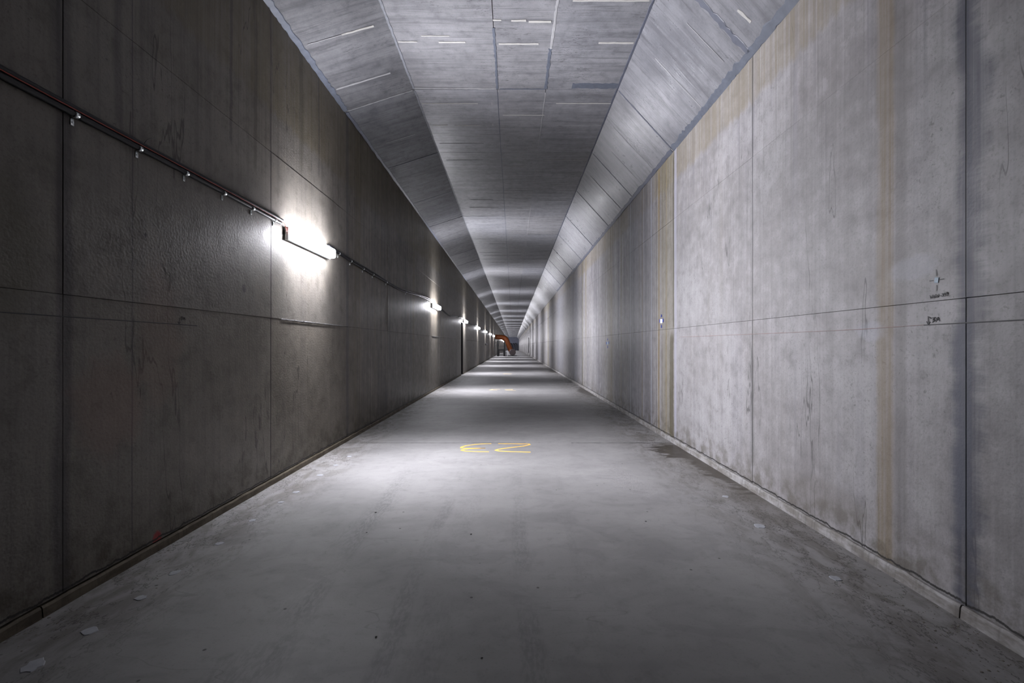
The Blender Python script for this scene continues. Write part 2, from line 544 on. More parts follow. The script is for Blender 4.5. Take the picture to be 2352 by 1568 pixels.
# ------------------------------------------------------------------ panels
def panel_mb(mb, O, U, V, N, u0, u1, v0, v1, th=.025, gap=.004, ch=.0018):
    """a cast panel with chamfered front edges; N points into the tunnel"""
    a0, a1, b0, b1 = u0 + gap, u1 - gap, v0 + gap, v1 - gap
    P = lambda u, v, n: O + U * u + V * v + N * n
    pts = [P(a0, b0, -th), P(a1, b0, -th), P(a1, b1, -th), P(a0, b1, -th),
           P(a0, b0, -ch), P(a1, b0, -ch), P(a1, b1, -ch), P(a0, b1, -ch),
           P(a0 + ch, b0 + ch, 0), P(a1 - ch, b0 + ch, 0), P(a1 - ch, b1 - ch, 0), P(a0 + ch, b1 - ch, 0)]
    fs = [(8, 9, 10, 11), (3, 2, 1, 0)]
    for k in range(4):
        k2 = (k + 1) % 4
        fs += [(k, k2, 4 + k2, 4 + k), (4 + k, 4 + k2, 8 + k2, 8 + k)]
    mb.add(pts, fs)


def cut(rects, op):
    """subtract an opening (u0,u1,v0,v1) from rects"""
    out = []
    a0, a1, b0, b1 = op
    for (u0, u1, v0, v1) in rects:
        if u1 <= a0 or u0 >= a1 or v1 <= b0 or v0 >= b1:
            out.append((u0, u1, v0, v1)); continue
        if u0 < a0: out.append((u0, a0, v0, v1))
        if u1 > a1: out.append((a1, u1, v0, v1))
        m0, m1 = max(u0, a0), min(u1, a1)
        if v1 > b1: out.append((m0, m1, b1, v1))
        if v0 < b0: out.append((m0, m1, v0, b0))
    return out


YU = Vector((0, 1, 0))
mesh_cache = {}


def surface(parent, mat, name, Opt, V, N, tiers, joints, opening=None, gapj=.004):
    """Opt: point at v=0; panels over the bays, one object each near the camera"""
    far = MB()
    Opt, V, N = Vector(Opt), Vector(V).normalized(), Vector(N).normalized()
    J = list(joints)
    while J[-1] < YEND: J.append(min(J[-1] + BAY, YEND))
    for y, y1 in zip(J[:-1], J[1:]):
        for (v0, v1) in tiers:
            rs = [(y, y1, v0, v1)]
            if opening: rs = cut(rs, opening)
            for r in rs:
                if r[1] < YNEAR + 1.5:
                    key = (name, parent.name, round(r[1] - r[0], 3), round(r[2], 3), round(r[3], 3))
                    if key not in mesh_cache:
                        mb = MB()
                        panel_mb(mb, Vector((0, 0, 0)), YU, V, N, 0, r[1] - r[0], 0, r[3] - r[2], gap=gapj)
                        mesh_cache[key] = mb.mesh(name)
                        mesh_cache[key].materials.append(mat)
                    loc = Opt + YU * r[0] + V * r[2] + N * random.uniform(-.0025, .0025)
                    link(name, mesh_cache[key], None, parent, loc)
                else:
                    # beyond: real panels joined into one part
                    O2 = Opt + Vector((0, 0, dip(r[0])))
                    U2 = Vector((0, r[1] - r[0], dip(r[1]) - dip(r[0]))).normalized()
                    panel_mb(far, O2 + YU * r[0] + V * r[2] + N * random.uniform(-.002, .002), U2, V, N,
                             0, r[1] - r[0], 0, r[3] - r[2], gap=.006)
    o = far.build('far_' + name, mat, parent)
    o['kind'] = 'stuff'
    # panels behind the camera
    back = MB()
    y = J[0]
    while y > Y0:
        for (v0, v1) in tiers:
            panel_mb(back, Opt.copy(), YU, V, N, max(y - BAY, Y0), y, v0, v1, gap=.005)
        y -= BAY
    o = back.build('rear_' + name, mat, parent)
    o['kind'] = 'stuff'


def backing(name, polys, opening=None, vert=True):
    """solid concrete behind the panels. polys: list of (x0,x1,z0,z1) boxes; stepped along the dip"""
    mb = MB()
    ys = [Y0, 0.0, 22.0] + [50 + 8.5 * i for i in range(17)]
    ys = [y for y in ys if y < YEND] + [YEND + 1]
    if opening:
        ys = sorted(set(ys + [opening[0], opening[1]]))
    for a, b in zip(ys[:-1], ys[1:]):
        for (x0, x1, z0, z1) in polys:
            segs = [(z0, z1)]
            if opening and a >= opening[0] - 1e-6 and b <= opening[1] + 1e-6:
                segs = [(z0, opening[2]), (opening[3], z1)]
                segs = [s_ for s_ in segs if s_[1] - s_[0] > .001]
            for (q0, q1) in segs:
                P = [(x, yy, z + dip(yy)) for x in (x0, x1) for yy in (a, b) for z in (q0, q1)]
                mb.add(P, [(0, 1, 3, 2), (4, 6, 7, 5), (0, 4, 5, 1), (2, 3, 7, 6), (0, 2, 6, 4), (1, 5, 7, 3)])
    o = mb.build(name, MB_DARK)
    o['kind'] = 'structure'
    return o


TH = .025
DOOR_L = (22.8, 23.75, 0.0, 2.66)
DOOR_R = (69.6, 72.2, 0.35, 2.75)
wall_left = backing('wall_left', [(XL - .30, XL - TH, -.3, ZTL + .5)], DOOR_L)
wall_right = backing('wall_right', [(XR + TH, XR + .30, -.3, ZTR + 1.3)], DOOR_R)
tag(wall_left, 'warm grey concrete wall on the left carrying the lamps', kind='structure')
tag(wall_right, 'pale streaked concrete wall on the right, lit by the lamps opposite', kind='structure')

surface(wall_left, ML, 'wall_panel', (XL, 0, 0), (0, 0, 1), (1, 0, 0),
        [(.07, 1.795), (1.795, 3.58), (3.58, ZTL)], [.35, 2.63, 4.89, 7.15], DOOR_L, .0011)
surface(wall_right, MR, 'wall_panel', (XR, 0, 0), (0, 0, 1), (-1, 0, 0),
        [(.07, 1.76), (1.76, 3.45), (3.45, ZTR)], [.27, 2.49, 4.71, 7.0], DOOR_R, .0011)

# ceiling: solid cover above (flat slab and two haunch blocks), panels below
mb = MB()
ys = [Y0, 0.0, 22.0] + [50 + 8.5 * i for i in range(16)] + [YEND + 1]
prof = [(XL - .3, ZTL + .03), (XL, ZTL + TH + .003), (CL, ZC + TH), (CR, ZC + TH), (XR, ZTR + TH * 1.5), (XR + .3, ZTR + .04),
        (XR + .3, ZC + .5), (XL - .3, ZC + .5)]
n = len(prof)
V_ = [(x, yy, z + dip(yy)) for yy in ys for (x, z) in prof]
F_ = [(i * n + k, i * n + (k + 1) % n, (i + 1) * n + (k + 1) % n, (i + 1) * n + k) for i in range(len(ys) - 1) for k in range(n)]
F_ += [tuple(range(n)), tuple((len(ys) - 1) * n + k for k in range(n))]
mb.add(V_, F_)
ceiling = mb.build('ceiling', MB_DARK)
tag(ceiling, 'grey board-marked concrete ceiling with sloping haunches', kind='structure')
YC = 7.02
YJ = [.15, 2.44, 4.73, 7.02]
surface(ceiling, MC, 'ceiling_panel', (0, 0, ZC), (1, 0, 0), (0, 0, -1), [(CL, -.24), (-.24, .51), (.51, CR)], YJ, None, .004)
LV = Vector((CL - XL, 0, ZC - ZTL)); LN = Vector((LV.z, 0, -LV.x))
surface(ceiling, MCL, 'haunch_panel', (XL, 0, ZTL), LV, LN, [(0.0, LV.length)], YJ, None, .003)
RV = Vector((CR - XR, 0, ZC - ZTR)); RN = Vector((-RV.z, 0, RV.x))
surface(ceiling, MCH, 'haunch_panel', (XR, 0, ZTR), RV, RN, [(0.0, RV.length)], YJ, None, .004)
LN.normalize(); RN.normalize(); LVn = LV.normalized(); RVn = RV.normalized()


def haunchL(y, s_, n_=0.003): return Vector((XL, y, ZTL + dip(y))) + LVn * s_ + LN * n_
def haunchR(y, s_, n_=0.003): return Vector((XR, y, ZTR + dip(y))) + RVn * s_ + RN * n_


# floor: base slab and poured bays 9.16 m long
mb = MB()
for a, b in zip(ys[:-1], ys[1:]):
    P = [(x, yy, z + dip(yy)) for x in (XL - .3, XR + .3) for yy in (a, b) for z in (-.4, -.03)]
    mb.add(P, [(0, 1, 3, 2), (4, 6, 7, 5), (0, 4, 5, 1), (2, 3, 7, 6), (0, 2, 6, 4), (1, 5, 7, 3)])
floor = mb.build('floor', MB_DARK)
tag(floor, 'smooth grey concrete tunnel floor poured in long bays', kind='structure')
y = 7.0 - 9.16 * 3
while y < YEND:
    y1 = min(y + 9.16, YEND)
    a = max(y, Y0)
    mb = MB()
    U2 = Vector((0, y1 - a, dip(y1) - dip(a))).normalized()
    panel_mb(mb, Vector((0, a, dip(a))), U2, Vector((1, 0, 0)), Vector((0, 0, 1)), 0, y1 - a, XL - .02, XR + .02, th=.03, gap=.004, ch=.003)
    mb.build('floor_slab', MF, floor)
    y = y1


for (pts, wd, sd) in (([(-2.58, 7.0, .0005), (-1.6, 7.0, .0005), (.2, 7.0, .0005)], .016, 1), ([(.9, 7.0, .0005), (2.3, 7.0, .0005)], .022, 2), ([(-2.5, 16.16, .0005), (2.4, 16.16, .0005)], .03, 3)):
    m_ = MB(); m_.ribbon(pts, (0, 0, 1), wd, .8, .0006, .05, sd); m_.build('joint_crack', MB_DARK, floor)
# kickers (low upstands at the wall foot) with ragged tops
def kicker(name, x_wall, sgn, prot, h, mat, op=None):
    mbs = []
    root = None
    yj = [Y0, -2.2, 2.5, 7.05, 16.2] + [16.2 + 9.16 * i for i in range(1, 19)] + [YEND]
    yj = sorted([q for q in yj if q <= YEND])
    for a, b in zip(yj[:-1], yj[1:]):
        spans = [(a, b)]
        if op: spans = [(a, op[0]), (op[1], b)] if a < op[0] and b > op[1] else spans
        for (a_, b_) in spans:
            m_ = MB()
            step = .05 if b_ < 17 else (.25 if b_ < 30 else 2.0)
            nn = max(2, int((b_ - a_) / step))
            V2, F2 = [], []
            for i in range(nn + 1):
                yy = a_ + .004 + (b_ - a_ - .008) * i / nn
                d = dip(yy)
                nz = mnoise.noise(Vector((yy * 5.1, sgn * 3, 0))) + .5 * mnoise.noise(Vector((yy * 17, sgn * 3, 2)))
                ht = h + .010 * nz
                pr = prot + .004 * mnoise.noise(Vector((yy * 3.0, sgn * 3, 5)))
                for (dx, z) in ((-.03, -.02), (pr + .006, -.02), (pr, ht * .8), (pr - .008, ht), (-.03, ht)):
                    V2.append((x_wall + sgn * dx, yy, z + d))
            for i in range(nn):
                for k in range(5):
                    F2.append((i * 5 + k, i * 5 + (k + 1) % 5, (i + 1) * 5 + (k + 1) % 5, (i + 1) * 5 + k))
            F2 += [(0, 1, 2, 3, 4), tuple(nn * 5 + k for k in range(5))]
            m_.add(V2, F2)
            if root is None:
                root = m_.build(name, mat)
                root['kind'] = 'structure'
            else:
                m_.build('kicker_length', mat, root)
    return root


kl = kicker('baseboard_left', XL, 1, .012, .062, MKL, (DOOR_L[0], DOOR_L[1]))
kr = kicker('baseboard_right', XR, -1, .022, .072, MKR)
tag(kl, 'low brownish concrete kicker at the foot of the left wall')
tag(kr, 'low pale concrete kicker with a ragged top at the foot of the right wall')


# doorway niches
def niche(name, side, d, label):
    y0_, y1_, z0_, z1_ = d
    dz = dip((y0_ + y1_) / 2)
    x0_ = XL - .3 if side < 0 else XR + .3
    s_ = side
    m_ = MB()
    t_ = .08
    xa, xb = sorted((x0_, x0_ + s_ * .7))
    m_.box(xa, xb, y0_ - t_, y0_, z0_ + dz - t_, z1_ + dz + t_)
    m_.box(xa, xb, y1_, y1_ + t_, z0_ + dz - t_, z1_ + dz + t_)
    m_.box(xa, xb, y0_, y1_, z1_ + dz, z1_ + dz + t_)
    m_.box(xa, xb, y0_, y1_, z0_ + dz - t_, z0_ + dz)
    r_ = m_.build(name, MB_DARK)
    tag(r_, label, kind='structure')
    xd = x0_ + s_ * .55
    m_ = MB(); m_.box(min(xd, xd + s_ * .05), max(xd, xd + s_ * .05), y0_, y1_, z0_ + dz, z1_ + dz); m_.build('door_leaf', MDOOR, r_)
    m_ = MB(); m_.box(min(xd, xd - s_ * .06), max(xd, xd - s_ * .06), y0_ + .08, y0_ + .2, z0_ + dz + 1.0, z0_ + dz + 1.03); m_.build('door_handle', MSTEEL, r_)
    return r_


niche('door_1', -1, DOOR_L, 'dark recessed doorway in the left wall under the third lamp')
niche('door_2', 1, DOOR_R, 'narrow dark recessed opening far along the right wall')

# ------------------------------------------------------------------ ceiling seams, sealant, mortar marks
def flat_pt(px, py):
    yy = F * (ZC - H) / (VY - py)
    return Vector(((px - VX) * yy / F, yy, ZC - .002))


DN = (0, 0, -1)
c3 = lambda u, v: flat_pt(600 + u / 2.613, v / 2.613)
strips = [(1065, 1225, 253, .03), (820, 935, 250, .022), (1425, 1665, 263, .03), (2025, 2235, 257, .034), (1500, 1590, 123, .035), (1605, 1740, 130, .034),
          (1390, 1440, 120, .025), (1870, 2330, 3, .03), (965, 1300, 621, .022), (1770, 2100, 620, .022), (1450, 1700, 690, .018),
          (1030, 1120, 750, .02), (1160, 1315, 752, .018), (1770, 2040, 752, .016), (1310, 1590, 808, .012), (1070, 1335, 860, .012), (1110, 1330, 960, .014),
          (1700, 1950, 960, .02), (1455, 1595, 998, .018), (960, 1130, 215, .018)]
for i, (u0, u1, v, wd) in enumerate(strips):
    m_ = MB()
    m_.ribbon([c3(u0, v), c3(u1, v)], DN, wd, .25, .003, .06, i)
    m_.build('mortar_strip', MPALE if wd > .0175 else MPALE2, ceiling)
rr = random.Random(3)
for k in range(2, 9):
    yb = YC + BAY * k
    for (xa, xb) in ((CL, -.24), (-.24, .51), (.51, CR)):
        for q in range(2):
            L_ = (xb - xa) * rr.uniform(.4, .8)
            xs = xa + rr.uniform(.05, (xb - xa) - L_ - .03)
            yy = yb + BAY * (.33 + .33 * q) + rr.uniform(-.1, .1)
            m_ = MB(); m_.ribbon([(xs, yy, ZC - .002), (xs + L_, yy, ZC - .002)], DN, .025, .25, .003, .1, k * 7 + q)
            m_.build('mortar_strip', MPALE2, ceiling)
# small stuck patches next to the seam
for (u, v) in ((1385, 622), (1560, 742), (1390, 747), (1385, 862)):
    p = c3(u, v); m_ = MB(); m_.ribbon([p + Vector((-.012, 0, 0)), p + Vector((.012, 0, 0))], DN, .09, .2, .003)
    m_.build('mortar_patch', MPALE2, ceiling)
# haunch strips
for (yy, a, b, wd, mt) in ((5.52, .55, .95, .03, MPALE), (5.50, .12, .6, .012, MPALE2), (4.72, .2, .95, .05, MPALE2), (8.3, .3, .85, .014, MPALE2), (6.45, .1, .9, .03, MPALE2)):
    m_ = MB(); m_.ribbon([haunchL(yy, a), haunchL(yy + .02, b)], LN, wd, .3, .003, .06, int(yy * 9)); m_.build('mortar_strip', mt, ceiling)
for (yy, a, b, wd, mt) in ((4.45, .22, .40, .035, MPALE), (5.85, .08, .95, .018, MPALE2), (5.05, .2, .8, .012, MPALE2), (7.9, .1, 1.1, .02, MPALE2), (10.2, .1, 1.1, .02, MPALE2), (8.6, .2, .9, .015, MPALE2)):
    m_ = MB(); m_.ribbon([haunchR(yy, a), haunchR(yy + .02, b)], RN, wd, .3, .003, .06, int(yy * 9)); m_.build('mortar_strip', mt, ceiling)


def seal(pts, nrm, wd, mat, seed, sub=.05, th=.004, name='joint_sealant', jit=.4):
    m_ = MB(); m_.ribbon(pts, nrm, wd, jit, th, sub, seed); return m_.build(name, mat, ceiling)


zc = ZC - .001
seal([(-.24, 5.65, zc), (-.235, 6.3, zc), (-.24, 7.0, zc)], DN, .035, MSEAL, 1)
seal([(.50, 6.05, zc), (.505, 7.0, zc)], DN, .045, MSEAL, 2)
seal([(.515, 4.4, zc), (.51, 6.05, zc)], DN, .030, MPALE2, 3)
seal([(-.20, 7.0, zc), (.5, 7.0, zc)], DN, .02, MSEAL, 4)
seal([(CL + .02, 6.98, zc), (-.26, 7.0, zc)], DN, .03, MPALE2, 5)
seal([(.9, 6.92, zc), (CR - .02, 6.92, zc)], DN, .14, MSEAL, 6, jit=.25, th=.002)
seal([(CL + .006, 3.8, zc), (CL + .006, 7.0, zc)], DN, .035, MSEAL2, 8, jit=.3)
seal([(CL + .006, 7.05, zc), (CL + .006, 25.0, zc)], DN, .03, MSEAL2, 9, .12, jit=.3)
seal([(CR - .012, 3.8, zc), (CR - .012, 25.0, zc)], DN, .035, MSEALD, 10, .1)
seal([(-.24, 7.1, zc), (-.24, 25, zc)], DN, .016, MSEALD, 21, .1, .002)
seal([(.51, 7.1, zc), (.51, 25, zc)], DN, .014, MPALE2, 22, .1, .002)
seal([haunchL(3.6, .035), haunchL(7.0, .03)], LN, .085, MSEAL, 11, jit=.35)
seal([haunchL(7.05, .03), haunchL(25.3, .03)], LN, .055, MSEALD, 12, .12)
seal([haunchR(3.4, .035), haunchR(5.2, .035), haunchR(7.0, .03)], RN, .10, MSEAL, 13, jit=.4)
seal([haunchR(7.05, .03), haunchR(25.3, .03)], RN, .07, MSEALD, 14, .12)
seal([haunchR(4.73, .05), haunchR(4.73, 1.25)], RN, .07, MSEALD, 15, jit=.5)
seal([haunchR(7.02, .05), haunchR(7.02, 1.25)], RN, .028, MSEALD, 16, jit=.5)
seal([haunchL(4.73, .05), haunchL(4.73, 1.1)], LN, .03, MSEALD, 17, jit=.5)
seal([haunchL(7.02, .05), haunchL(7.02, 1.1)], LN, .02, MPALE2, 18, jit=.5)
for k in range(1, 9):
    seal([haunchR(YC + BAY * k, .05), haunchR(YC + BAY * k, 1.25)], RN, .022, MSEALD, 30 + k, .08)
    seal([haunchL(YC + BAY * k, .05), haunchL(YC + BAY * k, 1.1)], LN, .016, MSEALD, 50 + k, .08)
# mortar line on the left wall joint below the nearest lamp
m_ = MB(); m_.ribbon([(XL + .001, 5.1, 1.797), (XL + .001, 6.0, 1.796), (XL + .001, 7.0, 1.797)], (1, 0, 0), .009, .8, .003, .04, 5)
o = m_.build('mortar_bead', MPALE2, wall_left)
m_ = MB(); m_.ribbon([(XL + .001, 14.6, 1.80), (XL + .001, 16.2, 1.795)], (1, 0, 0), .012, .8, .006, .06, 6)
o = m_.build('mortar_bead', MPALE2, wall_left)

# ------------------------------------------------------------------ lamps
LZ0, LZ1 = 2.70, 2.84
LLEN = 1.17
LAMP_Y = [5.745 + 9.25 * i for i in range(20)]  # last one added out of sight to brighten the far bulkhead
ordn = ['nearest', 'second', 'third', 'fourth', 'fifth', 'sixth', 'seventh', 'eighth', 'ninth', 'tenth', 'eleventh', 'twelfth', 'thirteenth', 'fourteenth', 'fifteenth', 'sixteenth', 'seventeenth', 'eighteenth', 'nineteenth', 'added unseen twentieth']


def lamp_meshes():
    h = LLEN / 2
    d = {}
    m_ = MB(); m_.bevel_box(0.02, .055, -h, h, -.07, .07, .006); d['housing'] = (m_.mesh('housing'), MHOUSE)
    m_ = MB(); m_.bevel_box(.056, .145, -h + .004, h - .004, -.064, .064, .028); d['diffuser'] = (m_.mesh('diffuser'), MLAMP)
    m_ = MB(); m_.bevel_box(.016, .060, -h - .010, -h + .012, -.073, .073, .006); d['end_cap'] = (m_.mesh('end_cap'), MCAP)
    m_ = MB(); m_.bevel_box(0, .021, -.02, .02, -.045, .045, .004); d['bracket'] = (m_.mesh('bracket'), MSTEEL)
    for k, (me, mt) in d.items(): me.materials.append(mt)
    return d


LM = lamp_meshes()
tubes = []
for ang in TUBE_W:
    ld = bpy.data.lights.new('reflector_beam', 'AREA')
    ld.shape = 'RECTANGLE'; ld.size = .06 if ang == 0 else .03; ld.size_y = 1.04
    ld.energy = TUBE_W[ang]; ld.spread = math.radians(SPREAD[ang]); ld.color = LAMP_COL[:3]
    tubes.append((ld, ang))
for i, yy in enumerate(LAMP_Y):
    r_ = empty('wall_lamp', (XL, yy, (LZ0 + LZ1) / 2 + dip(yy)))
    nm = ordn[i]
    lab = ('long lit lamp on the left wall, nearest to the viewer' if i == 0 else
           f'{nm} lit lamp from the viewer, far off by the orange air duct' if i >= 14 else
           f'{nm} lit lamp along the left wall counted from the viewer')
    if i == 2: lab = 'third lit lamp on the left wall, just above the dark doorway'
    tag(r_, lab, 'lamp', 'farthest lamp dots by the air duct' if i >= 14 else 'wall lamps along the left wall')
    link('housing', LM['housing'][0], None, r_)
    link('diffuser', LM['diffuser'][0], None, r_)
    link('end_cap', LM['end_cap'][0], None, r_)
    e = link('end_cap', LM['end_cap'][0], None, r_); e.scale = (1, -1, 1)
    for ld, ang in tubes:
        lo = bpy.data.objects.new('reflector_beam', ld); C.objects.link(lo); lo.parent = r_
        q = math.radians(ang)
        d_ = Vector((math.cos(q), 0, math.sin(q)))
        lo.location = (.1475, 0, 0) if ang == 0 else ((.143, 0, math.copysign(.056, ang)) if abs(ang) < 50 else (.112, 0, math.copysign(.067, ang)))
        lo.rotation_euler = (0, -math.pi / 2 - q, 0)
    link('bracket', LM['bracket'][0], None, r_, (0, -.4, 0))
    link('bracket', LM['bracket'][0], None, r_, (0, .4, 0))

# ------------------------------------------------------------------ cables
ZB = 2.885


def wav(y, a=.004, f=1.3, p=0.0): return a * math.sin(y * f + p)


ye = LAMP_Y[0] - LLEN / 2
def run(dz, dx, r, y_end, mat, name, label, drop=None, p=0.0):
    pts = []
    y = -3.0
    while y < y_end:
        pts.append((XL + dx, y, ZB + dz + wav(y, .003, 1.7, p))); y += .15
    pts.append((XL + dx, y_end, ZB + dz))
    if drop:
        for (ddy, ddz, ddx) in drop: pts.append((XL + dx + ddx, y_end + ddy, ZB + dz + ddz))
    m_ = MB(); m_.tube(pts, r, 10)
    o = m_.build(name, mat); tag(o, label, 'cable', 'cables on the left wall before the nearest lamp')
    return o


run(.016, .017, .0165, ye - .10, MBLK, 'power_cable', 'upper thick black cable running along the left wall to the nearest lamp', [(.04, 0, 0)], .5)
run(-.003, .038, .0032, ye - .16, MRED, 'signal_cable', 'thin orange-red cable between the black cables on the left wall', [(.06, -.002, 0), (.10, -.02, .004), (.12, -.06, .01), (.13, -.10, .012)], 1.0)
run(-.024, .020, .019, ye - .13, MBLK, 'conduit', 'lower thick black conduit held by steel clips on the left wall', [(.02, 0, 0)], 1.6)


def clip(y, z, label, group, small=False):
    r_ = empty('cable_clip', (XL, y, z))
    tag(r_, label, 'clip', group)
    if 'clip' not in mesh_cache:
        a = MB()
        pts = []
        n_ = 10
        for i in range(n_ + 1):
            q = -math.pi / 2 + math.pi * i / n_
            pts.append((.020 + .021 * math.cos(q), .021 * math.sin(q)))
        V2, F2 = [], []
        for (px_, pz_) in pts:
            for yy in (-.014, .014): V2.append((px_, yy, pz_))
        for (px_, pz_) in pts:
            for yy in (-.014, .014): V2.append((.020 + (px_ - .020) * .9, yy, pz_ * .9))
        k = (n_ + 1) * 2
        for i in range(n_):
            F2 += [(i * 2, i * 2 + 1, i * 2 + 3, i * 2 + 2), (k + i * 2 + 2, k + i * 2 + 3, k + i * 2 + 1, k + i * 2),
                   (i * 2, i * 2 + 2, k + i * 2 + 2, k + i * 2), (i * 2 + 3, i * 2 + 1, k + i * 2 + 1, k + i * 2 + 3)]
        a.add(V2, F2, True)
        mesh_cache['clip'] = a.mesh('saddle'); mesh_cache['clip'].materials.append(MSTEEL)
        b = MB(); b.bevel_box(0.001, .006, -.011, .011, -.064, -.020, .002)
        mesh_cache['tab'] = b.mesh('tab'); mesh_cache['tab'].materials.append(MSTEEL)
        c_ = MB(); c_.tube([(.004, 0, -.046), (.011, 0, -.046)], .006, 6)
        mesh_cache['screw'] = c_.mesh('screw'); mesh_cache['screw'].materials.append(MSTEEL)
    link('saddle', mesh_cache['clip'], None, r_)
    t_ = link('tab', mesh_cache['tab'], None, r_)
    link('screw', mesh_cache['screw'], None, t_)


cn = ['sixth', 'fifth', 'fourth', 'third', 'second']
clips = [2.68, 3.14, 3.59, 4.06, 4.51, 4.93]
for i, yy in enumerate(clips):
    lab = 'steel cable clip right beside the left end of the nearest lamp' if i == 5 else f'steel clip on the cable run, {cn[i]} one left of the nearest lamp'
    if i == 0: lab = 'leftmost steel clip in view on the left wall cable run'
    clip(yy, ZB - .026, lab, 'steel cable clips left of the nearest lamp')
# cable tie tail
m_ = MB(); m_.tube([(XL + .03, 3.17, ZB + .02), (XL + .034, 3.19, ZB + .055), (XL + .034, 3.22, ZB + .08), (XL + .034, 3.27, ZB + .10)], .0017, 5)
tag(m_.build('cable_tie', MBLK), 'thin black cable tie tail sticking up from the cable run', 'cable tie')


# spans between the lamps
sag = [(0, .02), (.06, -.0), (.2, -.03), (.32, -.06), (.45, -.085), (.55, -.07), (.68, -.03), (.8, .02), (.92, .05), (1, .05)]
for i in range(13):
    a = LAMP_Y[i] + LLEN / 2 + .02
    b = LAMP_Y[i + 1] - LLEN / 2 - .04
    for q in range(2 if i < 6 else 1):
        pts = []
        ns = 40 if i < 3 else 16
        for k in range(ns + 1):
            t_ = k / ns
            for (t0, s0), (t1, s1) in zip(sag[:-1], sag[1:]):
                if t0 <= t_ <= t1:
                    s_ = s0 + (s1 - s0) * (t_ - t0) / (t1 - t0); break
            if i == 1:
                s_ = -.12 * math.exp(-((t_ - .35) / .2) ** 2) - .04 + (.06 if t_ > .75 else 0)
            yy = a + (b - a) * t_
            z = ZB - .03 + s_ + q * .031 + .006 * math.sin(yy * 2.2 + q * 2) + dip(yy)
            pts.append((XL + .018 + q * .006, yy, z))
        m_ = MB(); m_.tube(pts, .016 if q == 0 else .011, 7)
        o = m_.build('power_cable' if q else 'conduit', MBLK)
        wh = ['nearest and second', 'second and third', 'third and fourth', 'fourth and fifth', 'fifth and sixth', 'sixth and seventh'] + \
             [f'{ordn[j]} and {ordn[j + 1]}' for j in range(6, 13)]
        tag(o, ('lower black conduit' if q == 0 else 'upper thinner black cable') + f' on the wall between the {wh[i]} lamps', 'cable', 'cables between the lamps')
# clips on the first span
def sagz(t_):
    for (t0, s0), (t1, s1) in zip(sag[:-1], sag[1:]):
        if t0 <= t_ <= t1: return s0 + (s1 - s0) * (t_ - t0) / (t1 - t0)
a = LAMP_Y[0] + LLEN / 2 + .02; b = LAMP_Y[1] - LLEN / 2 - .04
where = ['first clip right of the nearest lamp', 'second clip right of the nearest lamp', 'third clip right of the nearest lamp', 'fourth clip right of the nearest lamp',
         'fifth clip right of the nearest lamp', 'third clip left of the second lamp', 'second clip left of the second lamp', 'last clip left of the second lamp']
for yy, lab in zip([6.75, 7.25, 7.85, 8.4, 9.3, 11.0, 12.6, 13.8], where):
    clip(yy, ZB - .03 + sagz((yy - a) / (b - a)) + .006 * math.sin(yy * 2.2), 'small steel cable clip, ' + lab, 'steel cable clips between the first two lamps')

# switch box with a lead far along the left wall
r_ = empty('switch_box', (XL, 42.6, 1.62))
tag(r_, 'small dark switch box on the left wall below the fifth lamp', 'switch box')
m_ = MB(); m_.bevel_box(0, .12, -.12, .12, -.1, .08, .01); m_.build('body', MDST, r_)
m_ = MB(); m_.tube([(.03, 0, .06), (.03, 0, 1.1)], .012, 6); m_.build('lead', MBLK, r_)
m_ = MB(); m_.tube([(.10, .0, -.03), (.22, -.02, -.04)], .02, 6); m_.build('lever', MDST, r_)


# ------------------------------------------------------------------ marks on the walls and the floor
def wr(px, py):  # right wall
    yy = F * XR / (px - VX)
    return Vector((XR - .0035, yy, H + (VY - py) * yy / F))
def wl(px, py):
    yy = F * (-XL) / (VX - px)
    return Vector((XL + .0035, yy, H + (VY - py) * yy / F))
def fl(px, py, z=.001):
    yy = F * H / (py - VY)
    return Vector(((px - VX) * yy / F, yy, z))


def strokes(name, lines, conv, nrm, wd, mat, parent=None, th=.0008, sub=.0):
    seg = name == 'survey_lettering'
    m_ = MB()
    for i, ln in enumerate(lines):
        P = [conv(*p) for p in ln]
        if seg:                      # handwriting: one short stroke per straight piece
            for a, b in zip(P[:-1], P[1:]):
                e = (b - a).normalized() * wd * .3
                m_.ribbon([a - e, b + e], nrm, wd, .1, th, 0, i)
        else:
            m_.ribbon(P, nrm, wd, .15, th, sub, i)
    return m_.build(name, mat, parent)


RNW = (-1, 0, 0)
c6 = lambda u, v: wr(1980 + u / 6.323, 580 + v / 6.323)
t = empty('survey_target', c6(1090, 400))
tag(t, 'small grey square survey sticker with four black tick marks on the right wall', 'survey mark')
def rel(o, parent):
    o.parent = parent; o.matrix_parent_inverse = parent.matrix_world.inverted()
bpy.context.view_layer.update()
p0, p1 = c6(1062, 400), c6(1118, 400)
m_ = MB(); m_.ribbon([p0, p1], RNW, .032, .03, .001); rel(m_.build('sticker', MREFL), t)
rel(strokes('tick_mark', [[(988, 413), (1048, 405)]], c6, RNW, .004, MINK), t)
rel(strokes('tick_mark', [[(1137, 390), (1198, 380)]], c6, RNW, .004, MINK), t)
rel(strokes('tick_mark', [[(1085, 245), (1090, 340)]], c6, RNW, .0028, MINK), t)
rel(strokes('tick_mark', [[(1092, 470), (1090, 558)]], c6, RNW, .0028, MINK), t)
W = lambda x, y, d: [(x, y), (x + 9, y + 46), (x + 18, y + 14), (x + 26, y + 42), (x + 36, y - 6)]
three = lambda x, y: [(x, y + 6), (x + 10, y), (x + 20, y + 6), (x + 18, y + 16), (x + 8, y + 21), (x + 20, y + 26), (x + 22, y + 38), (x + 12, y + 45), (x + 1, y + 41)]
nine = [(1252, 590), (1244, 573), (1232, 578), (1230, 594), (1242, 602), (1253, 592), (1254, 578), (1254, 610), (1246, 627), (1236, 625)]
